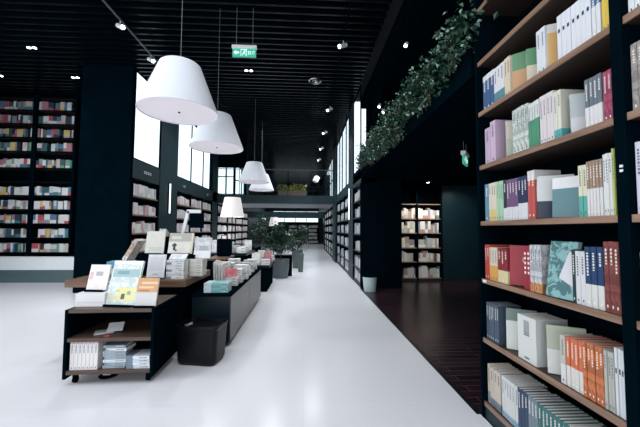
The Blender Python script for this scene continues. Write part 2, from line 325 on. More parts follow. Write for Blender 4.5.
# ================================================================ bookcases
def bookcase(label, x, ya, yb, zs, ztop, side=1, depth=.33, posts=(), m='brown', tk=.03, group=None, plinth=True, facing='x'):
    """front on plane x (facing='x', body towards +x*side) or front on y=x (facing='y'), spanning ya..yb"""
    b = thing('bookcase', label, 'bookcase', (0, 0, 0), 0, group)
    def bx(n, mm, d0, d1, a, c, z0, z1, bev=0):
        if facing == 'x':
            X = sorted((x+side*d0, x+side*d1)); return boxo(n, mm, (X[0], X[1], a, c, z0, z1), b, bevel=bev)
        return boxo(n, mm, (a, c, x+d0, x+d1, z0, z1), b, bevel=bev)
    t = .045 if m != 'brown' or ztop < 3 else .0235
    cuts = [ya, *posts, yb]
    for p in (ya, yb-t): bx('side_panel', M['black'], -.004, depth, p, p+t, 0, ztop)
    for p in posts: bx('divider', M['black'], 0, depth, p-t/2, p+t/2, 0, ztop)
    bx('back_panel', M['black'], depth, depth+.015, ya, yb, 0, ztop)
    if plinth: bx('plinth', M['teal'], .01, .03, ya+t, yb-t, 0, zs[0]-tk)
    e = [ya+t] + [q for p in posts for q in (p-t/2, p+t/2)] + [yb-t]
    for z in zs:
        for a, c in zip(e[::2], e[1::2]):
            sh = bx('shelf', M['shadewood'], .012, depth, a, c, z-tk, z)
            if facing == 'x': X = sorted((x+side*.003, x+side*.012)); boxo('shelf_edge', M[m], (X[0], X[1], a, c, z-tk, z+.0004), sh)
            else: boxo('shelf_edge', M[m], (a, c, x+.003, x+.012, z-tk, z+.0004), sh)
    return b
ZS = [.115, .55, .96, 1.365, 1.765, 2.155, 2.53, 2.93]
bookcase('tall black near bookcase with brown shelves, full of colourful books', XR, 1.1595, 2.19, ZS, 3.35)
bookcase('black bookcase of brown shelves cut by the picture edge, before the near post', XR, .07, 1.159, ZS, 3.35)
FS = [.08, .49, .85, 1.23, 1.60, 1.98]
bookcase('brown-shelved bookcase in the dark niche, lit by a downlight', 7.88, 2.2, 3.56, FS, 2.46, posts=(2.90,), facing='y', m='brown', tk=.025)
WS = [.08, .40, .80, 1.2, 1.6, 2.0]
bookcase('book wall bay between the big black column and the tube-lit pilaster', XL, 6.6, 7.79, WS, 2.365, side=-1, posts=(), tk=.03)
bookcase('long book wall bay under the three-pane windows', XL, 8.85, 12.19, WS, 2.365, side=-1, posts=(9.95, 11.05), tk=.03)
bookcase('distant book wall bay beyond the bridge on the counter side', XL, 12.95, 19.9, WS, 2.33, side=-1, posts=(14.7, 16.4, 18.1), tk=.03)
bookcase('aisle book wall bay beside the pale waste bin', XR, 6.96, 8.04, WS, 2.365, side=1, tk=.03, m='teal')
bookcase('aisle book wall bay just past the tube-lit pilaster', XR, 8.86, 12.29, WS, 2.365, side=1, posts=(10.0, 11.15), tk=.03, m='teal')
bookcase('distant aisle book wall bay beyond the bridge post', XR, 13.52, 19.9, WS, 2.365, side=1, posts=(15.1, 16.7, 18.3), tk=.03, m='teal')
bookcase('low bookcase closing the far end of the aisle', 28.2, -1.5, XR, [.08, .42, .76, 1.1, 1.44, 1.78], 1.96, posts=(-.6, .3), facing='y', m='teal')
DS = [.70, 1.06, 1.41, 1.76, 2.11]; DU = [2.87, 3.22, 3.57, 3.92, 4.27]
for i, (a, c, nm) in enumerate(((-6.80, -5.80, 'bay next to the dark wall'), (-7.81, -6.81, 'bay cut by the picture edge'), )):
    bookcase('tall ten-row display bookcase behind the white bench, '+nm, 8.0, a, c, DS+[2.47, 2.80]+DU[1:]+[4.60], CE, facing='y', plinth=False, m='black', tk=.03)
bn = thing('bench', 'long white bench on a grey recessed plinth below the display books', 'bench', (0, 7.72, 0))
boxo('seat', M['bench'], (-8.3, -5.36, 0, .27, .30, .60), bn, bevel=.006); boxo('plinth', M['plinth'], (-8.3, -5.38, .03, .27, 0, .30), bn)
# ================================================================ books
def dk(c, k=.7): return tuple(x*k for x in c)
def book(t, d, h, col, low=None, frac=0, style='s', art=None, name='book', loc=(0,0,0), rot=(0,0,0), parent=None):
    """spine on x=0 facing -x, cover facing -y, thickness t along y"""
    k = MB(); c = .0025; hb = t/2
    zl = [0, h]; cl = [col]
    if low is not None and frac:
        if style == 'b': zl = [0, h*.42, h*.58, h]; cl = [col, low, col]
        elif frac > 0: zl = [0, h*frac, h]; cl = [low, col]
        else: zl = [0, h*(1+frac), h]; cl = [col, low]
    c2 = None
    for a, b, cc in zip(zl[:-1], zl[1:], cl):
        cc2 = cc
        if style == 't': cc2 = tuple(min(1, x*.62) for x in cc)
        k.box(0, c, -hb+c*.4, hb-c*.4, a, b, cc, cc2)                              # spine
        ac, ac2 = (cc, cc2)
        if art: ac2 = art
        k.box(c*.4, d, -hb, -hb+c, a, b, ac, ac2); k.box(c*.4, d, hb-c, hb, a, b, cc, cc2)   # covers
    k.box(c, d-.004, -hb+c, hb-c, .003, h-.003, mi=1)                              # page block
    x = -.0004
    R = random.Random(int(h*1e4)+int(t*1e5))
    if t > .008:
        tc = (.82, .8, .74) if sum(col) < 1.1 else (.10, .12, .16)
        if style == 'm': k.box(x, 0, -hb*.45, hb*.45, h*.62, h*.70, (.02, .03, .05))
        elif style == 'm2': 
            for j in range(5): k.box(x, 0, -hb*.5, hb*.5, h*(.86-.11*j)-.014, h*(.86-.11*j), (.85, .82, .8))
        else:
            z = h*.90; n = R.choice((5, 7, 8))
            for j in range(n):
                hh = h*.035*R.uniform(.5, 1.1); k.box(x, 0, -hb*.3, hb*.3, z-hh, z, tc); z -= hh+h*.018
            k.box(x, 0, -hb*.25, hb*.25, h*.06, h*.10, tc)
    return k.build(name, [M['print'], M['pages']], parent, loc, rot)
NB = 0
def mute(c):
    if c is None: return None
    g = sum(c)/3; return tuple((g+(v-g)*.9)*.80 for v in c)
HN = {'top': 'topmost', 'second': 'second-highest', 'third': 'third-highest', 'fourth': 'fourth-highest', 'fifth': 'second-lowest', 'lowest': 'lowest'}
for row, (z, gs) in ROWS.items():
    idx = 0
    for gi, (ya, yb, n, h, st, col, low, fr, desc) in enumerate(gs):
        col, low = mute(col), mute(low)
        gname = f'books on the {HN[row]} shelf of the near bookcase'
        if n:
            p = (ya-yb)/n
            for j in range(n):
                t = p-.0012; hh = h*(1+random.uniform(-.006, .006)) if n > 1 else h
                d = min(.2, .155+.03*((gi*7) % 3)/2)
                o = book(t, d, hh, col, low, fr, st, loc=(XR+.022+random.uniform(0, .004), ya-p*(j+.5), z+.0005))
                tag(o, f'{desc}, {ORD[idx]} from far end, {HN[row]} near-bookcase shelf', 'book', gname); idx += 1; NB += 1
        else:
            dy = ya-yb; wd = .165 if st == 'f' else max(.17, dy*1.02)
            a = math.acos(min(1, dy/wd)); t = .018
            art = None; c = col
            if st == 'F' and sum(col) > .5: art = (.30, .45, .47)
            if st == 'G': art = (.22, .42, .42); wd = dy+.012; a = .16
            o = book(t, wd, h, c, low if st != 'G' else None, fr, 's', art)
            o.location = (XR+(.035 if st != 'G' else .012), ya, z+.004); o.rotation_mode = 'XYZ'
            o.rotation_euler = (math.radians(-4), 0, a-PI/2) if st != 'G' else (math.radians(-9), 0, a-PI/2)
            if st == 'G':
                q = MB(); q.face([(wd*.42, -.0100, .10), (wd*.98, -.0100, .06), (wd*.98, -.0100, .20), (wd*.70, -.0100, .24)], (.62, .62, .66)); q.build('cover_picture', M['print'], o)
            if desc.startswith('plain dark red'):
                q = MB(); q.box(wd*.42, wd*.56, -.0098, -.0092, h*.58, h*.70, (.72, .45, .42)); q.build('cover_title', M['print'], o)
            tag(o, f'{desc}, {ORD[idx]} from far end, {HN[row]} near-bookcase shelf', 'book', gname); idx += 1; NB += 1
# bay cut by the frame edge
for z, col, n, h, d in ((2.155, (.70, .74, .76), 4, .24, 'white-grey'), (1.765, (.36, .33, .31), 4, .27, 'grey-brown'), (1.365, (.66, .64, .74), 4, .28, 'pale lavender'), (.96, (.80, .52, .08), 4, .26, 'golden yellow'), (.55, (.72, .74, .78), 4, .26, 'white')):
    for j in range(n):
        o = book(.023, .16, h, col, (.8, .8, .8) if d == 'golden yellow' else None, .2, 't' if d == 'grey-brown' else 's', loc=(XR+.024, 1.120-.0245*j, z+.0005))
        tag(o, f'{d} volume past the near post at the picture edge, {ORD[j]} from that post', 'book', f'{d} volumes past the near post'); NB += 1
PALE = [(.84,.78,.80),(.86,.86,.88),(.72,.50,.52),(.82,.78,.70),(.66,.70,.76),(.74,.60,.60),(.60,.62,.64),(.80,.82,.84),(.62,.40,.42),(.55,.66,.62)]
PN = ['blush','white','dusty rose','cream','grey-blue','rosy','grey','icy white','brick pink','sage']
# ---------------------------------------------------------------- the countless distant ones: one object
k = MB(); R = random.Random(21)
BR = [(.60,.66,.68),(.50,.56,.58),(.42,.08,.10),(.06,.20,.24),(.03,.05,.08),(.02,.03,.04),(.62,.48,.16),(.16,.32,.22),(.08,.18,.32),(.40,.18,.22),(.66,.68,.66),(.25,.28,.30),(.04,.10,.12),(.55,.46,.42)]
def fill(plane, a, b, z, facing, pal, tmin=.02, tmax=.045, hmax=.27, rmax=4):
    y = a
    while y < b-.02:
        run = R.randint(1, rmax); c = R.choice(pal); c2 = R.choice(pal); fr = R.choice((0, .3, .4)); h = R.uniform(.19, hmax); t = R.uniform(tmin, tmax)
        if R.random() < .06: y += R.uniform(.03, .10); continue
        for _ in range(run):
            if y+t > b: return
            y0, y1 = y+.001, y+t-.001
            for z0, z1, cc in (((z, z+h*fr, c2), (z+h*fr, z+h, c)) if fr else ((z, z+h, c),)):
                if facing == 'x+': k.box(plane-.19, plane-.03, y0, y1, z0, z1, cc, skip='bl')
                elif facing == 'x-': k.box(plane+.03, plane+.19, y0, y1, z0, z1, cc, skip='br')
                else: k.box(y0, y1, plane+.03, plane+.19, z0, z1, cc, skip='bk')
            y += t
        
for z in WS:
    fill(XL, 6.66, 7.73, z, 'x+', PALE, .02, .04)
    for a, b in ((8.91, 9.92), (9.99, 11.02), (11.09, 12.13)): fill(XL, a, b, z, 'x+', PALE, .03, .06)
    for a, b in ((13.0, 14.65), (14.75, 16.35), (16.45, 18.05), (18.15, 19.8)): fill(XL, a, b, z, 'x+', PALE, .05, .1)
    fill(XR, 7.02, 7.98, z, 'x-', [(.5,.53,.55),(.36,.38,.40),(.62,.64,.66),(.2,.24,.28),(.55,.5,.5)], .03, .05)
    for a, b in ((8.92, 9.96), (10.04, 11.11), (11.19, 12.22)): fill(XR, a, b, z, 'x-', [(.5,.53,.55),(.36,.38,.40),(.66,.68,.7),(.2,.24,.28)], .04, .07)
    for a, b in ((13.58, 15.06), (15.14, 16.66), (16.74, 18.26), (18.34, 19.84)): fill(XR, a, b, z, 'x-', [(.5,.53,.55),(.36,.38,.40),(.66,.68,.7)], .06, .1)
for z in (.08, .42, .76, 1.1, 1.44):
    for a, b in ((-1.45, -.63), (-.57, .27), (.33, 1.2)): fill(28.2, a, b, z, 'y', [(.6,.62,.64),(.4,.42,.42),(.75,.76,.78)], .08, .14, .24)
NP = [(.80,.80,.76),(.78,.76,.70),(.62,.62,.62),(.80,.78,.74),(.45,.30,.26),(.28,.30,.36),(.5,.55,.5)]
for z in FS[:5]:
    for a, b in ((2.26, 2.86), (2.94, 3.50)): fill(7.88, a, b, z, 'y', NP, .018, .075, .30, 2)
for z in DS+[2.80]+DU[1:]:
    for a, b in ((-7.75, -6.86), (-6.74, -5.86)): fill(8.0, a, b, z, 'y', BR + ([(.66,.68,.68)]*7 if z < 2.5 else []), .016, .04, .23)
for bk in [k.build('distant_books', M['print'])]:
    tag(bk, 'countless small books filling the distant book walls and the ten-row display', 'books', kind='stuff')
# ================================================================ pendant lamps
LAMPS = [(-1.295, 3.18, 2.48, 'largest, hanging over the open cart'), (-1.32, 4.63, 2.50, 'second in the row, over the long counter'), (-1.30, 7.9, 2.49, 'third in the row, before the bridge'), (-1.35, 9.6, 2.50, 'fourth, half hidden behind the third shade')]
for x, y, z, nm in LAMPS:
    t = thing('pendant_lamp', 'white conical pendant lamp with flat diffuser, '+nm, 'lamp', (x, y, z), 0, 'white cone pendant lamps')
    k = MB(); k.lathe([(.382, .0), (.385, .004), (.200, .490), (.192, .497), (.17, .495), (.02, .495)], 64); k.build('lamp_shade', M['shade'], t, smooth=True).data.set_sharp_from_angle(angle=.6)
    k = MB(); k.lathe([(.377, .012), (.377, .016)], 64, closed=True); k.build('diffuser', M['diff'], t)
    k = MB(); k.lathe([(.011, .002), (.011, .012)], 12, closed=True); k.build('screw', M['black'], t)
    k = MB(); k.rod((0, 0, .495), (0, 0, CE-z), .0028); k.build('cord', M['cable'], t)
for x, y, z0, s, nm in ((-1.39, 6.0, 1.53, 1.0, 'standing behind the long counter'), (-.99, 10.0, 1.404, .75, 'far down the row, above the potted tree')):
    t = thing('floor_lamp', 'small off-white shaded floor lamp '+nm, 'lamp', (x, y, 0))
    k = MB(); k.lathe([(.222*s, z0), (.15*s, z0+.37*s)], 40); k.lathe([(.218*s, z0+.001), (.146*s, z0+.37*s)], 40); k.build('lamp_shade', M['smallshade'], t, smooth=True)
    k = MB(); k.rod((0, 0, .02), (0, 0, z0+.3*s), .01); k.build('pole', M['black'], t)
    k = MB(); k.lathe([(.14, 0), (.14, .02)], 24, closed=True); k.build('base', M['black'], t)
    d = bpy.data.lights.new('floor_lamp_bulb', 'POINT'); d.energy = 4; d.shadow_soft_size = .05; o = bpy.data.objects.new('floor_lamp_bulb', d); COL.objects.link(o); o.location = (x, y, z0+.1)
# ================================================================ ceiling fittings
def spot(loc, e, size=110, blend=.9, r=.06, col=(.95, .97, 1), aim=None):
    d = bpy.data.lights.new('spot_source', 'SPOT'); d.energy = e; d.spot_size = math.radians(size); d.spot_blend = blend; d.shadow_soft_size = r; d.color = col
    o = bpy.data.objects.new('spot_source', d); COL.objects.link(o); o.location = loc
    if aim: o.rotation_euler = (Vector(aim)-Vector(loc)).to_track_quat('-Z', 'Y').to_euler()
for x, y, nm in ((-5.09, 5.84, 'nearer of those left of the column'), (-6.76, 7.0, 'above the white bench end'), (-5.12, 6.98, 'beside the black column top'), (-1.21, 6.44, 'under the exit sign in the slats')):
    t = thing('ceiling_downlight', 'small twin bright downlight set in the slat ceiling, '+nm, 'ceiling light', (x, y, CE-.01), 0, 'twin ceiling downlights')
    boxo('housing', M['black'], (-.11, .11, -.05, .05, -.012, .05), t)
    for s in (-.05, .05):
        k = MB(); k.lathe([(.03, -.018), (.03, -.012)], 16, cx=s, closed=True); k.build('bulb', M['bulb'], t)
    spot((x, y, CE-.04), 110)
def track(x, y0, y1, heads, label, gname):
    t = thing('track_light_rail', label, 'light rail', (x, 0, 4.5))
    boxo('rail', M['black'] if x > 0 else M['cable'], (-.009, .009, y0, y1, -.012, .012), t)
    for y in (y0+.2, (y0+y1)/2, y1-.2):
        k = MB(); k.rod((0, y, .012), (0, y, CE-4.5), .004); k.build('hanger', M['black'], t)
    for i, (y, dx) in enumerate(heads):
        h = thing('track_spotlight', f'white track spotlight, {ORD[i]} along {gname}', 'spotlight', (x, y, 4.48), 0, 'spotlights on '+gname)
        k = MB(); k.rod((0, 0, 0), (0, 0, -.05), .008); k.build('bracket', M['white'], h)
        k = MB(); k.rod((dx*.05, .03, -.05), (-dx*.07, -.05, -.13), .035, 14); k.build('head', M['white'], h)
        k = MB(); k.rod((-dx*.07, -.05, -.13), (-dx*.072, -.0512, -.1315), .03, 14); k.build('bulb', M['bulb'], h)
        spot((x-dx*.08, y-.06, 4.33), 205 if dx > 0 else 120, 100, aim=(x-dx*.6, y+.2, 0), r=.04)
track(.62, 2.0, 14.2, [(5.05, 1), (7.83, 1), (9.75, 1), (11.7, 1), (13.6, 1)], 'thin dark lighting rail hung over the white aisle', 'the aisle rail')
track(-2.86, 2.0, 6.3, [(4.75, -1), (5.7, -1)], 'thin grey lighting rail hung near the big column', 'the rail near the column')
k = MB(); k.rod((1.62, 4.62, 4.615), (1.40, 7.1, 3.6), .008); tag(k.build('diagonal_rod', M['black']), 'thin grey rod slanting above the hanging plants', 'rod')
for i, (x, y, z, nm) in enumerate(((1.45, 4.3, 4.0, 'highest above the plants'), (1.45, 5.6, 3.52, 'at the slanting rod foot'), (1.45, 5.9, 3.75, 'beyond the first above the plants'))):
    h = thing('spotlight', 'small white spotlight on a thin drop rod, '+nm, 'spotlight', (x, y, z), 0, 'spotlights above the hanging plants')
    k = MB(); k.rod((0, 0, 0), (0, 0, 4.62-z), .004); k.build('drop_rod', M['black'], h)
    k = MB(); k.rod((0, 0, 0), (-.03, -.05, -.06), .028, 12); k.build('head', M['white'], h)
    k = MB(); k.rod((-.03, -.05, -.06), (-.0305, -.051, -.061), .024, 12); k.build('bulb', M['bulb'], h)
    spot((x-.05, y-.08, z-.09), 18, 120, aim=(1.2, y, 2.7))
v = thing('ceiling_vent', 'round metallic air outlet hanging just under the slats', 'vent', (.2, 6.8, CE-.02))
k = MB(); k.lathe([(.13, 0), (.15, -.01), (.13, -.03), (.11, -.01)], 24); k.build('ring', M['metal'], v); k = MB(); k.lathe([(.06, 0), (.07, -.02), (.05, -.03)], 20); k.build('nozzle', M['metal'], v)
# exit signs
def exit_sign(x, y, z, w, hgt, label, rods, rz=0):
    t = thing('exit_sign', label, 'sign', (x, y, z), rz)
    boxo('casing', M['white'], (-w/2-.01, w/2+.01, -.03, .03, hgt, hgt+.05), t, bevel=.004)
    boxo('sign_plate', M['green'], (-w/2, w/2, -.012, .012, 0, hgt), t)
    q = MB(); yy = -.014; s = hgt
    def rc(x0, x1, z0, z1): q.box(x0*w, x1*w, yy, -.0125, z0*s, z1*s)
    q.face([(-.46*w, yy, .5*s), (-.34*w, yy, .22*s), (-.34*w, yy, .78*s)]); rc(-.34, -.22, .40, .60)     # arrow
    rc(-.15, -.13, .1, .9); rc(.09, .11, .1, .9); rc(-.15, .11, .86, .92)                                # doorway
    q.face([(-.04*w, yy, .5*s), (.03*w, yy, .45*s), (.05*w, yy, .7*s), (-.01*w, yy, .74*s)]); rc(0, .05, .76, .86)     # running figure
    q.face([(-.04*w, yy, .5*s), (-.01*w, yy, .48*s), (-.07*w, yy, .15*s), (-.10*w, yy, .18*s)]); q.face([(.0*w, yy, .5*s), (.03*w, yy, .46*s), (.08*w, yy, .2*s), (.05*w, yy, .18*s)])
    x0 = .17
    for ch in 'EXIT':
        if ch == 'E': rc(x0, x0+.012, .3, .7); [rc(x0, x0+.05, a, a+.07) for a in (.3, .465, .63)]
        if ch == 'X':
            q.face([(x0*w, yy, .3*s), ((x0+.015)*w, yy, .3*s), ((x0+.055)*w, yy, .7*s), ((x0+.04)*w, yy, .7*s)]); q.face([((x0+.04)*w, yy-.0003, .3*s), ((x0+.055)*w, yy-.0003, .3*s), ((x0+.015)*w, yy-.0003, .7*s), (x0*w, yy-.0003, .7*s)])
        if ch == 'I': rc(x0+.02, x0+.034, .3, .7)
        if ch == 'T': rc(x0, x0+.05, .63, .7); rc(x0+.018, x0+.032, .3, .63)
        x0 += .073
    q.build('pictogram', M['greenlit'], t)
    for rx in (-w*.35, w*.35):
        k = MB(); k.rod((rx, 0, hgt+.05), (rx, 0, rods), .004); k.build('hanging_rod', M['cable'], t)
exit_sign(-.935, 4.6, 3.89, .35, .125, 'green hanging exit sign with arrow and running figure under the slats', CE-3.89)
exit_sign(2.13, 4.0, 2.17, .24, .12, 'small green exit sign hung in the dark niche', .30, .9)
# tube lights on pilasters, small wall lettering
for x, y, z0, z1, s, nm in ((XL+.02, 8.3, 1.68, 2.50, 1, 'counter-side'), (XR-.02, 8.45, 1.55, 2.45, -1, 'aisle-side')):
    t = thing('wall_light', f'slim vertical white light tube on the {nm} teal pilaster', 'wall light', (x, y, z0), 0)
    boxo('bracket', M['black'], (min(0, s*.02), max(0, s*.02), -.03, .03, 0, z1-z0), t); boxo('tube', M['tube'], (min(s*.02, s*.04), max(s*.02, s*.04), -.022, .022, .02, z1-z0-.02), t)
def scribble(name, label, pos, n, sx, nrm):
    R = random.Random(n); t = thing(name, label, 'lettering', pos)
    for i in range(n):
        k = MB(); a0 = i*sx*1.25; m_ = a0+sx*.5
        k.box(0, .004, m_-.005, m_+.005, 0, sx)
        for q in range(3):
            b_ = sx*(.08+.3*q)+R.uniform(0, .08)*sx; k.box(0, .0041, a0+R.uniform(0, .2)*sx, a0+R.uniform(.75, 1)*sx, b_, b_+.010)
        k.build('character', M['white'], t)
scribble('shelf_lettering', 'small white characters on the band above the column-side book wall', (XL+.0005, 7.05, 2.52), 4, .07, 'x')
scribble('shelf_lettering', 'small white characters on the band under the first of three windows', (XL+.0005, 9.3, 2.52), 2, .07, 'x')
scribble('shelf_lettering', 'small white characters on the band under the last of three windows', (XL+.0005, 11.5, 2.52), 2, .07, 'x')
k = MB()
for z in (0, .018): k.box(-.003, 0, -.006, .006, z, z+.010, (.8, .8, .8))
tag(k.build('post_sticker', M['white'], loc=(XR-.0045, 1.158, 1.535)), 'tiny pale two-line sticker on the near black bookcase post', 'sticker')
k = MB(); k.box(-.002, 0, -.04, 0, -.022, -.004); tag(k.build('shelf_label', M['white'], loc=(XR+.003, 2.15, .96)), 'small white label on the brown shelf edge beside the red paperbacks', 'label')
k = MB(); R = random.Random(8)
for i in range(4):
    for _ in range(5): 
        a, b = R.uniform(0, .10), R.uniform(0, .10); k.box(a, a+R.uniform(.01, .06), 0, .004, -i*.2+b, -i*.2+b+R.uniform(.008, .03))
tag(k.build('wall_lettering', M['cable'], loc=(-5.72, 8.352, 3.55)), 'faint grey vertical characters on the dark wall beside the display', 'lettering')
# ================================================================ open cart
ct = thing('book_cart', 'low black open cart with brown shelves on small casters', 'cart', (-1.625, 2.72, 0), math.radians(2))
W2 = .345; D = .56
for s in (-1, 1): boxo('side_panel', M['black'], (s*W2-.012, s*W2+.012, 0, D, .055, .62), ct, bevel=.002)
boxo('back_panel', M['black'], (-W2+.012, W2-.012, D-.02, D, .055, .60), ct)
for z in (.12, .385, .622): boxo('shelf', M['cartwood'], (-W2+.0125, W2-.0125, .003, D-.021 if z < .6 else D, z-.03, z), ct, bevel=.002)
for sx in (-1, 1):
    for yy in (.07, D-.07):
        k = MB(); T = k.T; k.T = Matrix.Translation((sx*(W2-.05), yy, .028)) @ Matrix.Rotation(PI/2, 4, 'Y'); k.lathe([(.027, -.012), (.027, .012)], 16, closed=True); k.T = T; k.box(sx*(W2-.05)-.016, sx*(W2-.05)+.016, yy-.016, yy+.016, .045, .09)
        k.build('caster', M['black'], ct)
CT = lambda x, y: (-1.625+x*math.cos(math.radians(2))-y*math.sin(math.radians(2)), 2.72+x*math.sin(math.radians(2))+y*math.cos(math.radians(2)))
def put(o, label, group=None, cat='book'):
    global NB
    NB += 1; return tag(o, label, cat, group)
# seven white volumes upright
for j in range(7):
    x, y = CT(-.318+j*.0315, .025)
    o = book(.030, .17, .228, (.80, .77, .76), (.55, .38, .40), -.06, loc=(x+.015, y, .1205), rot=(0, 0, PI/2+math.radians(2)))
    put(o, f'off-white volume, {ORD[j]} of the upright set on the cart floor shelf', 'off-white set standing in the cart')
def flat(x, y, z, w, d, t, col, rz=0, low=None, art=None):
    """a book lying flat, spine to the viewer: local spine on -y"""
    o = book(t, d, w, col, low, .3 if low else 0, 's', art)
    o.rotation_mode = 'QUATERNION'
    mm = Matrix.Rotation(rz, 4, 'Z') @ Matrix(((0, 0, 1, 0), (1, 0, 0, 0), (0, -1, 0, 0), (0, 0, 0, 1)))
    # local x (depth)->+y, local z (height)->+x, local y->-z
    mm = Matrix.Rotation(rz, 4, 'Z') @ Matrix(((0, 0, 1, -w/2), (1, 0, 0, 0), (0, -1, 0, 0), (0, 0, 0, 1)))
    q = Matrix.Translation((x, y, z+t/2)) @ mm
    o.matrix_world = q
    return o
R = random.Random(4)
z = .1205
for j in range(8):
    x, y = CT(.03+R.uniform(-.012, .012), .04); t = .024
    put(flat(x, y, z, .18, .14, t-.001, R.choice(((.35, .42, .48), (.72, .75, .78), (.22, .28, .34))), R.uniform(-.12, .12)), f'blue-grey book lying flat, {ORD[j]} from the bottom of the middle cart pile', 'middle pile in the cart'); z += t
z = .1205
for j in range(4):
    x, y = CT(.226+R.uniform(-.006, .006), .02); t = .026
    put(flat(x, y, z, .195, .15, t-.001, (.74, .78, .82) if j % 2 else (.62, .66, .72), R.uniform(-.03, .03), (.2, .25, .32)), f'white-blue book lying flat, {ORD[j]} from the bottom of the pile beside cart side', 'front pile in the cart'); z += t
x, y = CT(-.10, .10); put(flat(x, y, .3855, .14, .1, .012, (.55, .58, .6), .5), 'thin grey booklet lying on the middle cart shelf')
x, y = CT(-.09, .12); o = book(.006, .12, .10, (.78, .78, .80), loc=(x, y, .399), rot=(math.radians(-60), 0, .3)); put(o, 'small white leaflet leaning on the grey booklet in the cart')
x, y = CT(-.06, .06); k = MB(); k.box(0, .045, 0, .03, 0, .006, (.6, .06, .10)); put(k.build('tag_card', M['print'], loc=(x, y-.03, .386)), 'tiny red card on the middle cart shelf', cat='card')
k = MB()
k.lathe([(.075, 0), (.08, .006), (.06, .016), (.02, .018)], 24, closed=True)
cp = k.build('cable_disc', M['black'], loc=(-1.72, 2.90, .001)); tag(cp, 'black cable reel disc on the floor under the cart', 'cable reel')
k = MB(); k.box(-.03, .03, -.02, .02, 0, .006); k.build('label_plate', M['white'], cp, loc=(0, -.02, .019))
# displayed books on easels
def easel(x, y, z, w, rz, nm, tilt=20):
    t = thing('book_easel', 'small black wire book easel '+nm, 'easel', (x, y, z), rz)
    k = MB(); k.box(-w/2, w/2, -.035, .002, 0, .008); k.box(-w/2, w/2, -.040, -.034, 0, .02); k.build('ledge', M['black'], t)
    for s in (-1, 1):
        k = MB(); k.rod((s*w*.3, .020, .006), (s*w*.3, .020+.12*math.tan(math.radians(tilt)), .126), .003); k.rod((s*w*.3, .020+.1*math.tan(math.radians(tilt)), .11), (s*w*.3, .12, .003), .003); k.build('prop_wire', M['black'], t)
def stand(x, y, z, w, h, col, art, rz, tilt, label, t=.015, low=None, frac=0, es=True, extra=None, group=None):
    T = Matrix.Translation((x, y, z+(.009 if es else .0008))) @ Matrix.Rotation(rz, 4, 'Z') @ Matrix.Rotation(math.radians(-tilt), 4, 'X') @ Matrix.Translation((-w/2, 0, t/2*math.sin(math.radians(tilt))))
    o = book(t, w, h, col, low, frac, 's', art); o.matrix_world = T
    if extra:
        for nm, rects in extra:
            q = MB()
            for i, (a, b, c, d, cc) in enumerate(rects): q.box(a*w, b*w, -t/2-.0010-.0001*i, -t/2-.0003, c*h, d*h, cc, cc)
            q.build(nm, M['print'], o)
    put(o, label, group)
    if es: easel(x, y, z, w*.9, rz, 'holding the '+' '.join(label.split()[:4]), tilt)
    return o
c1 = CT
x, y = c1(-.235, .20); stand(x, y, .735, .185, .225, (.82, .78, .77), (.86, .83, .80), -.10, 14, 'pale pink floral cover propped at the outer cart corner', .018, extra=[('cover_picture', [(.35, .7, .55, .72, (.45, .42, .45)), (.05, .22, .4, .7, (.74, .50, .52))])], es=True)
k = MB(); k.box(-.12, .12, -.07, .14, 0, .112, (.80, .80, .81)); k.box(-.115, .115, -.0705, .1, .03, .04, (.70, .70, .72))
x, y = c1(-.225, .17); put(k.build('book_box', [M['print']], loc=(x, y, .6225), rot=(0, 0, .03)), 'white boxed edition carrying the pink floral cover on the cart', cat='box')
x, y = c1(.02, .10); stand(x, y, .6225, .275, .385, (.76, .79, .78), (.56, .66, .66), -.12, 18, 'large teal and yellow illustrated cover, tallest book on the cart', .02,
    extra=[('cover_picture', [(.35, .95, .08, .38, (.78, .76, .36)), (.1, .5, .1, .2, (.74, .72, .42)), (.5, .62, .12, .24, (.10, .12, .12)), (.68, .80, .22, .30, (.35, .38, .40)), (.3, .42, .28, .33, (.62, .60, .30)), (.1, .8, .50, .53, (.60, .68, .68)), (.05, .95, .62, .80, (.36, .50, .52)), (.2, .6, .68, .76, (.20, .36, .38)), (.0, 1, .92, 1, (.86, .88, .88))])])
x, y = c1(.255, .055); stand(x, y, .6225, .18, .235, (.66, .65, .64), None, -.04, 14, 'cover with orange hands photo over a grey half, at the inner cart corner', .016,
    extra=[('cover_picture', [(0, 1, .48, 1, (.66, .36, .18)), (.1, .8, .62, .7, (.82, .55, .35)), (.2, .95, .78, .86, (.85, .60, .42)), (.1, .6, .52, .56, (.40, .18, .08))])])
o = book(.04, .15, .22, (.55, .44, .36), (.80, .76, .70), .2, 't'); o.matrix_world = Matrix.Translation((-1.70, 3.02, 1.0)) @ Matrix.Rotation(math.radians(30), 4, 'Y') @ Matrix.Rotation(PI/2, 4, 'Z'); put(o, 'brown-striped book leaning steeply behind the teal illustrated cover')
z = .6225
for j, (c, nm) in enumerate((((.76, .78, .80), 'white'), ((.72, .72, .70), 'cream'), ((.80, .80, .80), 'pale'), ((.25, .30, .34), 'slate'), ((.80, .80, .78), 'ivory'), ((.10, .33, .45), 'teal-blue'))):
    x, y = c1(-.13, .35); put(flat(x, y, z, .21, .15, .059, c, .1*j-.3), f'thick {nm} book in the hidden pile behind the pink cover, {ORD[j]} from its bottom', 'pile at the back of the cart'); z += .06
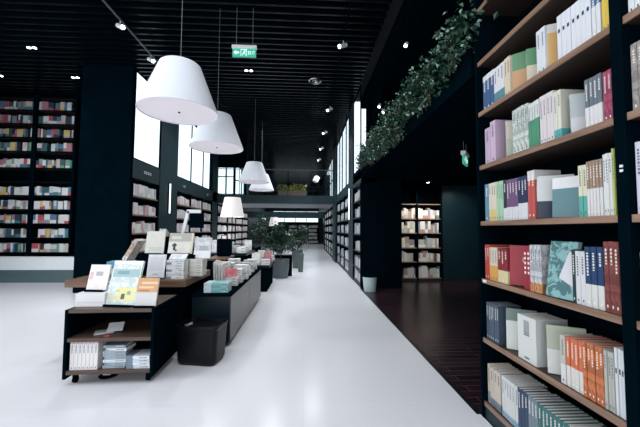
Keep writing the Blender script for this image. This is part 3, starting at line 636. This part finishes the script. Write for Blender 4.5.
# ================================================================ brown table
tb = thing('display_table', 'brown-topped display table on a black box base behind the cart', 'table', (0, 0, 0))
boxo('tabletop', M['brownx'], (-2.52, -1.275, 3.42, 4.30, .675, .75), tb, bevel=.003); boxo('base', M['black'], (-2.36, -1.34, 3.55, 4.2, 0, .675), tb)
rs = tag(boxo('display_riser', M['black'], (-2.0, -1.30, 3.74, 4.1, .7505, .99)), 'low black riser block on the brown display table', 'riser')
stand(-1.79, 3.80, .9905, .215, .27, (.74, .72, .66), (.70, .69, .62), .02, 12, 'beige misty landscape cover at the back of the brown table', .016, extra=[('cover_picture', [(.2, .9, .12, .3, (.62, .64, .58))])])
for j in range(3):
    o = book(.018, .012+.1, .11, (.80, .80, .78), loc=(-1.815+.03*j, 3.95, 1.20), rot=(0, math.radians(28), PI/2)); put(o, f'slim white card, {ORD[j]} of three fanned above the beige landscape cover', 'white fanned cards')
z = .9905
x0 = -1.80
cb = tag(boxo('display_riser', M['black'], (-1.87, -1.72, 3.90, 4.04, .9905, 1.20)), 'small black block behind the beige landscape cover', 'riser')
stand(-1.63, 3.50, .7505, .185, .255, (.80, .82, .84), (.74, .77, .80), .02, 12, 'pale blue-white cover at the front edge of the brown table', .016, extra=[('cover_picture', [(.12, .88, .3, .88, (.70, .72, .76)), (.35, .65, .12, .18, (.5, .52, .56))])])
stand(-1.49, 3.80, .9905, .285, .25, (.80, .79, .74), (.74, .72, .64), 0, 14, 'wide white cover with a small black figure on the brown table', .018, extra=[('cover_picture', [(0, 1, .58, 1, (.46, .45, .40)), (.1, .5, .7, .85, (.66, .65, .58)), (.2, .30, .16, .50, (.05, .05, .06)), (.15, .34, .36, .44, (.05, .05, .06)), (.30, .36, .1, .2, (.05, .05, .06)), (.92, 1, 0, 1, (.72, .68, .50))])])
rs2 = tag(boxo('display_riser', M['black'], (-1.295, -1.275, 3.9, 4.1, .7505, .98)), 'thin black upright board at the table corner', 'riser')
z = .7505
for j in range(8):
    put(flat(-1.265-.155, 3.50+R.uniform(-.004, .004), z, .185+R.uniform(-.004, .004), .15, .0245, ((.80, .81, .82), (.70, .73, .76))[j % 2], R.uniform(-.02, .02), (.25, .28, .3) if j % 3 == 0 else None), f'white-grey book, {ORD[j]} from the bottom of the pile in front of the figure cover', 'front pile on the brown table'); z += .0255
stand(-1.42, 3.55, z, .185, .09, (.55, .58, .60), (.72, .74, .76), 0, 55, 'small grey cover lying slanted on the front brown-table pile', .012, es=False)
z = .7505
for j in range(7):
    put(flat(-1.365+.10, 3.70, z, .15, .17, .027, ((.78, .76, .68), (.72, .70, .64))[j % 2], R.uniform(-.04, .02)), f'cream book, {ORD[j]} from the bottom of the pile at the table corner', 'cream corner pile on the brown table'); z += .028
stand(-1.225, 3.78, z, .20, .25, (.70, .72, .73), (.52, .55, .57), -.04, 14, 'grey misty mountain cover on the cream corner pile', .016, es=False, extra=[('cover_picture', [(0, 1, 0, .36, (.82, .83, .84)), (.3, .8, .36, .6, (.40, .43, .45))])])
# inclined white paper stand
ps = thing('reading_stand', 'tall white slanted strip stand rising behind the brown table', 'stand', (-1.70, 4.15, .7505))
boxo('base', M['black'], (-.08, .10, -.05, .06, 0, .02), ps); boxo('arm', M['white'], (-.02, .02, -.012, .012, .0, .80), ps, rot=(0, math.radians(12), 0)); boxo('top_bar', M['white'], (.15, .33, -.012, .012, .755, .80), ps)
k = MB(); k.box(.19, .37, -.01, .01, .56, .755); k.build('panel', M['black'], ps)
# ================================================================ long counter
cn = thing('counter', 'long low dark counter with grey side panels along the aisle', 'counter', (0, 0, 0))
boxo('top', M['black'], (-1.25, -.81, 3.52, 5.98, .55, .578), cn, bevel=.004); boxo('body', M['blackgloss'], (-1.24, -.83, 3.54, 5.9, .04, .55), cn)
for a, b in ((3.545, 4.72), (4.73, 5.9)): boxo('side_panel', M['grayfront'], (-.829, -.817, a, b, .05, .545), cn, bevel=.002)
k = MB(); k.lathe([(.20, .04), (.20, .55)], 24, cx=-1.03, cy=5.86, closed=True); k.build('rounded_end', M['grayfront'], cn, smooth=False)
# shopping basket
bs = thing('shopping_basket', 'glossy smoky black plastic basket standing on the floor before the counter', 'basket', (-1.01, 3.19, 0), math.radians(-10))
k = MB()
def rrect(w, d, r, z, n=5):
    P = []
    for cx, cy, a0 in ((w/2-r, d/2-r, 0), (-w/2+r, d/2-r, 90), (-w/2+r, -d/2+r, 180), (w/2-r, -d/2+r, 270)):
        for i in range(n+1):
            a = math.radians(a0+90*i/n); P.append((cx+r*math.cos(a), cy+r*math.sin(a), z))
    return P
rings = [rrect(.36, .25, .05, .003), rrect(.39, .28, .06, .03), rrect(.42, .30, .06, .335), rrect(.44, .32, .07, .35), rrect(.44, .32, .07, .368), rrect(.41, .29, .06, .368), rrect(.40, .28, .05, .335)]
for a, b in zip(rings[:-1], rings[1:]):
    for i in range(len(a)): k.face([a[i], a[(i+1) % len(a)], b[(i+1) % len(a)], b[i]])
k.face(rings[0][::-1]); k.face(rings[-1]); k.build('body', M['basket'], bs, smooth=True).data.set_sharp_from_angle(angle=.7)
k = MB(); k.box(.12, .20, -.168, -.160, .325, .345); k.build('handle', M['metal'], bs, rot=(0, math.radians(-18), 0), loc=(-.10, 0, .03))
# things on the counter
z = .5785
for j in range(4):
    put(flat(-1.0, 3.60, z, .27, .19, .026, ((.16, .42, .42), (.22, .50, .50))[j % 2], R.uniform(-.03, .03), (.6, .75, .75)), f'sea-green book, {ORD[j]} from the bottom of the counter-end pile', 'sea-green pile on the counter end'); z += .027
for j in range(4):
    o = book(.02, .17, .30-.01*j, (.82, .81, .78), (.6, .58, .55), .1, loc=(-1.13+.03*j, 4.0, .5785), rot=(math.radians(0), math.radians(-9), PI/2)); put(o, f'tall white volume, {ORD[j]} of those leaning behind the sea-green pile', 'tall white leaning volumes')
k = 0
for j in range(3): put(flat(-.93, 4.03, .5785+j*.035, .15, .15, .034, (.78, .77, .74), R.uniform(-.06, .06)), f'ivory book, {ORD[j]} from the bottom under the red-labelled cover', 'ivory pile beside white leaning volumes')
stand(-.94, 4.05, .5785+.105, .15, .11, (.62, .12, .16), (.70, .25, .26), -.03, 10, 'small crimson cover on the ivory counter pile', .02, es=False)
sp = [(-.93, 4.32, 6, .17, .030), (-1.12, 4.35, 6, .18, .045), (-.92, 4.62, 6, .18, .034), (-1.13, 4.70, 5, .2, .045), (-.93, 4.98, 5, .17, .04), (-1.12, 5.05, 5, .18, .05), (-.94, 5.35, 5, .17, .04), (-.95, 5.70, 5, .17, .036)]
for i, (x, y, n, w_, t) in enumerate(sp):
    z = .5785
    for j in range(n):
        c = R.choice(((.78, .78, .77), (.70, .72, .72), (.80, .78, .72), (.62, .66, .68), (.82, .82, .83), (.45, .5, .48)))
        put(flat(x+R.uniform(-.006, .006), y-.07, z, w_, .13, t-.001, c, R.uniform(-.08, .08)), f'pale book, {ORD[j]} from the bottom of the {ORD[i]} pile along the counter', f'{ORD[i]} pale pile along the counter'); z += t
put(book(.02, .16, .24, (.74, .74, .60), (.5, .6, .4), .3, loc=(-1.22, 4.5, .579), rot=(0, 0, PI/2-.1)), 'pale yellow volume standing at the inner counter edge')
# dark bag behind
k = MB()
for a, b in ((0, 0),):
    k.box(-.12, .12, -.06, .06, 0, .30)
bg_ = thing('tote_bag', 'soft black bag standing on the far brown-leg stool behind the counter', 'bag', (-1.39, 5.45, .83), .1)
k.build('body', M['black'], bg_, bevel=.03)
k = MB(); k.rod((-.06, 0, .29), (-.04, 0, .36), .006); k.rod((-.04, 0, .36), (.04, 0, .36), .006); k.rod((.04, 0, .36), (.06, 0, .29), .006); k.build('strap', M['black'], bg_)
st = thing('side_cabinet', 'dark cabinet standing against the inner side of the counter', 'cabinet', (-1.42, 5.2, 0)); boxo('body', M['black'], (-.15, .15, -.2, .5, 0, .80), st); boxo('top', M['brownx'], (-.155, .155, -.21, .51, .80, .829), st)
bg_['label'] = 'soft black bag standing on the dark cabinet behind the counter'
# second island of tables
def island(x0, x1, y0, y1, z, label):
    t = thing('display_table', label, 'table'); boxo('tabletop', M['blackgloss'], (x0, x1, y0, y1, z-.05, z), t, bevel=.003); boxo('base', M['black'], (x0+.06, x1-.06, y0+.06, y1-.06, 0, z-.05), t)
island(-2.3, -1.2, 6.5, 7.6, .80, 'dark display table past the floor lamp, stacked with pale books')
island(-1.15, -.72, 6.5, 7.8, .55, 'low dark display table between the counter and potted tree')
island(-2.3, -1.3, 8.2, 9.8, .85, 'distant dark display table behind the potted tree')
# parallel middle tables left of counter
island(-2.75, -1.75, 4.85, 5.9, .70, 'dark middle table behind the brown display table')
island(-3.1, -2.5, 7.0, 9.5, .9, 'narrow dark table beside the left book wall')
n_ = 0
for (xa, xb, ya, yb, zt, lab, nx, ny) in ((-2.3, -1.2, 6.5, 7.6, .80, 'the table past the floor lamp', 4, 3), (-1.15, -.72, 6.5, 7.8, .55, 'the low table by the potted tree', 2, 4), (-2.75, -1.75, 4.85, 5.9, .70, 'the middle table', 3, 3)):
    for a in range(nx):
        for b in range(ny):
            x = xa+(a+.5)*(xb-xa)/nx; y = ya+(b+.5)*(yb-ya)/ny; t = R.uniform(.10, .26)
            c = R.choice(((.78, .79, .80), (.66, .68, .70), (.72, .70, .66), (.30, .42, .48), (.80, .80, .80), (.50, .18, .20)))
            if R.random() < .35: o = stand(x, y, zt+.001, .17, .24, c, dk(c, .8), R.uniform(-.2, .2), 14, f'propped cover, {ORD[b]} row, {ORD[a]} across on {lab}', .02, es=False)
            else:
                o = flat(x, y-.07, zt+.0005, .18, .14, t*.25, c, R.uniform(-.1, .1)); put(o, f'pale lower book, {ORD[b]} row, {ORD[a]} across on {lab}', f'books on {lab}')
                o = flat(x+.005, y-.07, zt+.001+t*.25, .17, .14, t*.25, R.choice(((.8, .8, .8), (.6, .62, .64))), R.uniform(-.1, .1)); put(o, f'upper book, {ORD[b]} row, {ORD[a]} across on {lab}', f'books on {lab}')
# ================================================================ plants
def leaves(k, n, fn, R, s0=.03, s1=.06):
    for _ in range(n):
        p = Vector(fn(R)); q = Euler((R.uniform(-1, 1), R.uniform(-1, 1), R.uniform(0, 6.3))).to_matrix(); s = R.uniform(s0, s1); wv = s*.35
        a = q @ Vector((0, 0, 0)); i = len(k.v)
        for v in ((0, 0, 0), (s*.5, wv, .15*s), (s, 0, -.1*s), (s*.5, -wv, .15*s)): k.v.append(tuple(p+q @ Vector(v)))
        k.f += [(i, i+1, i+2), (i, i+2, i+3)]; k.c += [(1,1,1)]*2; k.c2 += [(1,1,1)]*2; k.mi += [0, 0]
M['leaflit'] = mat('leaf_highlight_green', (.26, .45, .34), .35, noise=.5, nscale=20)  # highlights on the foliage, painted as paler leaves
tr = thing('planter_trough', 'long dark planter trough along the edge of the niche roof', 'planter', (0, 0, 0)); boxo('trough', M['black'], (XR-.02, XR+.18, 2.26, 6.85, 2.7405, 2.86), tr); boxo('soil', M['bark'], (XR, XR+.16, 2.28, 6.83, 2.86, 2.87), tr)
for i in range(9):
    y = 2.45+i*.5; RR = random.Random(100+i)
    t = thing('trailing_plant', f'trailing green plant hanging from the niche-roof trough, {ORD[i]} from its near end', 'plant', (XR+.05, y, 2.86), 0, 'trailing plants along the niche roof')
    hang = RR.uniform(.26, .46); hi = RR.uniform(.10, .30)
    def fn(R):
        u = R.random()
        if u < .5: return (R.gauss(-.04, .07), R.uniform(-.28, .28), R.uniform(-.05, hi)*R.random()**.3)
        return (-.12+R.gauss(0, .035), R.gauss(0, .17), -hang*R.random()**.9+.05)
    k = MB(); leaves(k, 620, fn, RR, .03, .065); k.build('foliage', M['leaf'], t)
    k = MB(); leaves(k, 60, lambda R: (fn(R)[0]-.03, *fn(R)[1:]), RR, .025, .05); k.build('highlight_leaves', M['leaflit'], t)
    k = MB(); 
    for s in range(3): k.rod((.0, -.1+s*.1, -.0), (-.13, -.1+s*.1, -.02), .004, 5); k.rod((-.13, -.1+s*.1, -.02), (-.12, -.1+s*.1, -hang), .003, 5)
    k.build('stem', M['bark'], t)
def tree(x, y, s, pw, ph, label, tz=0):
    t = thing('potted_tree', label, 'potted plant', (x, y, tz), 0, 'potted trees between the tables')
    k = MB(); k.lathe([(pw*.42, 0), (pw*.5, ph*.5), (pw*.52, ph), (pw*.46, ph), (pw*.44, ph-.05)], 28, closed=True); k.build('pot', M['pot'], t, smooth=False)
    k = MB(); k.rod((0, 0, ph-.06), (.03, 0, ph+.25*s), .016, 7); k.rod((.03, 0, ph+.25*s), (-.08*s, .03, ph+.6*s), .011, 6); k.rod((.03, 0, ph+.25*s), (.13*s, 0, ph+.55*s), .010, 6); k.build('trunk', M['bark'], t)
    RR = random.Random(int(x*1000)); cl = [(RR.gauss(0, .20*s), RR.gauss(0, .16*s), ph+.5*s+RR.gauss(0, .16*s)) for _ in range(11)]
    def fn(R):
        c = R.choice(cl); return tuple(c[i]+R.gauss(0, .075*s) for i in range(3))
    k = MB(); leaves(k, 1100, fn, RR, .05, .10); k.build('foliage', M['leaf'], t)
tree(-.65, 8.45, .95, .46, .50, 'dense green tree in a round grey planter at the end of the tables')
tree(-.25, 10.6, .95, .36, .60, 'second green tree, farther along the aisle behind the first')
tree(-1.55, 11.0, 1.15, .4, .6, 'leafy green tree behind the tables near the book wall')
bx_ = thing('planter_stand', 'square black frame box around the grey tree planter', 'planter', (-.65, 8.72, 0)); boxo('panel', M['black'], (-.25, .30, .0, .03, 0, .58), bx_); boxo('rail', M['cable'], (-.25, .30, -.01, .04, .58, .60), bx_)
bx2 = thing('flower_pot', 'tall slim dark pot standing alone beside the white aisle', 'planter', (-.12, 9.6, 0)); k = MB(); k.lathe([(.07, 0), (.10, .55), (.085, .55)], 20, closed=True); k.build('pot', M['pot'], bx2)
bp = thing('bridge_plant_box', 'yellow-green plants in a box on the bridge behind the glass', 'planter', (-.55, 13.2, 2.7005)); boxo('box', M['brownx'], (-.6, .6, -.1, .1, 0, .25), bp)
k = MB(); leaves(k, 350, lambda R: (R.uniform(-.6, .6), R.uniform(-.1, .1), .22+.3*R.random()**2), random.Random(9), .05, .1); k.build('foliage', mat('leaf_yellow', (.30, .32, .08), .5, noise=.4), bp)
hs = thing('hanging_speaker', 'small white box speaker hung above the bridge near the aisle windows', 'speaker', (.47, 12.0, 3.35), .5)
k = MB(); k.box(-.08, .08, -.09, .09, -.22, 0); k.build('body', M['white'], hs, rot=(0, .5, 0), bevel=.01); k = MB(); k.rod((0, 0, 0), (0, 0, CE-3.35), .008); k.build('pole', M['black'], hs)
# waste bin
wb = thing('waste_bin', 'pale green-grey bin with a black rim at the corner of the dark block', 'bin', (1.39, 6.62, 0))
k = MB(); k.lathe([(.125, 0), (.15, .30)], 28, closed=True); k.build('body', M['bluewhite'], wb, smooth=False); k = MB(); k.lathe([(.152, .30), (.158, .34), (.14, .345), (.13, .30)], 28); k.build('rim', M['black'], wb)
# niche downlight, and an added spot washing the panel
spot((3.95, 7.2, 2.44), 30, 110, aim=(3.95, 7.9, 1.2), col=(.8, .97, 1))  # added spot with no fixture, for the haze on the teal panel
spot((3.0, 7.25, 2.44), 95, 120, aim=(3.05, 7.9, .9), col=(1, .90, .78)); 
dl = thing('niche_downlight', 'small round downlight in the niche ceiling above its bookcase', 'ceiling light', (3.0, 7.40, 2.469)); k = MB(); k.lathe([(.05, -.006), (.05, 0)], 20, closed=True); k.build('bezel', M['black'], dl); k = MB(); k.lathe([(.035, -.009), (.035, -.006)], 20, closed=True); k.build('bulb', M['bulb'], dl)
# added spots without fixtures, brightening the floor further in
for x, y in ((-.9, 9.2), (-2.4, 8.6), (.3, 10.6), (-1.2, 16), (-.5, 18.5), (-1, 24), (-2.2, 14.4)):
    spot((x, y, CE-.05 if not 12.8 < y < 15.4 else 2.3), 220 if y > 12 else 160, 150)
print('books', NB)
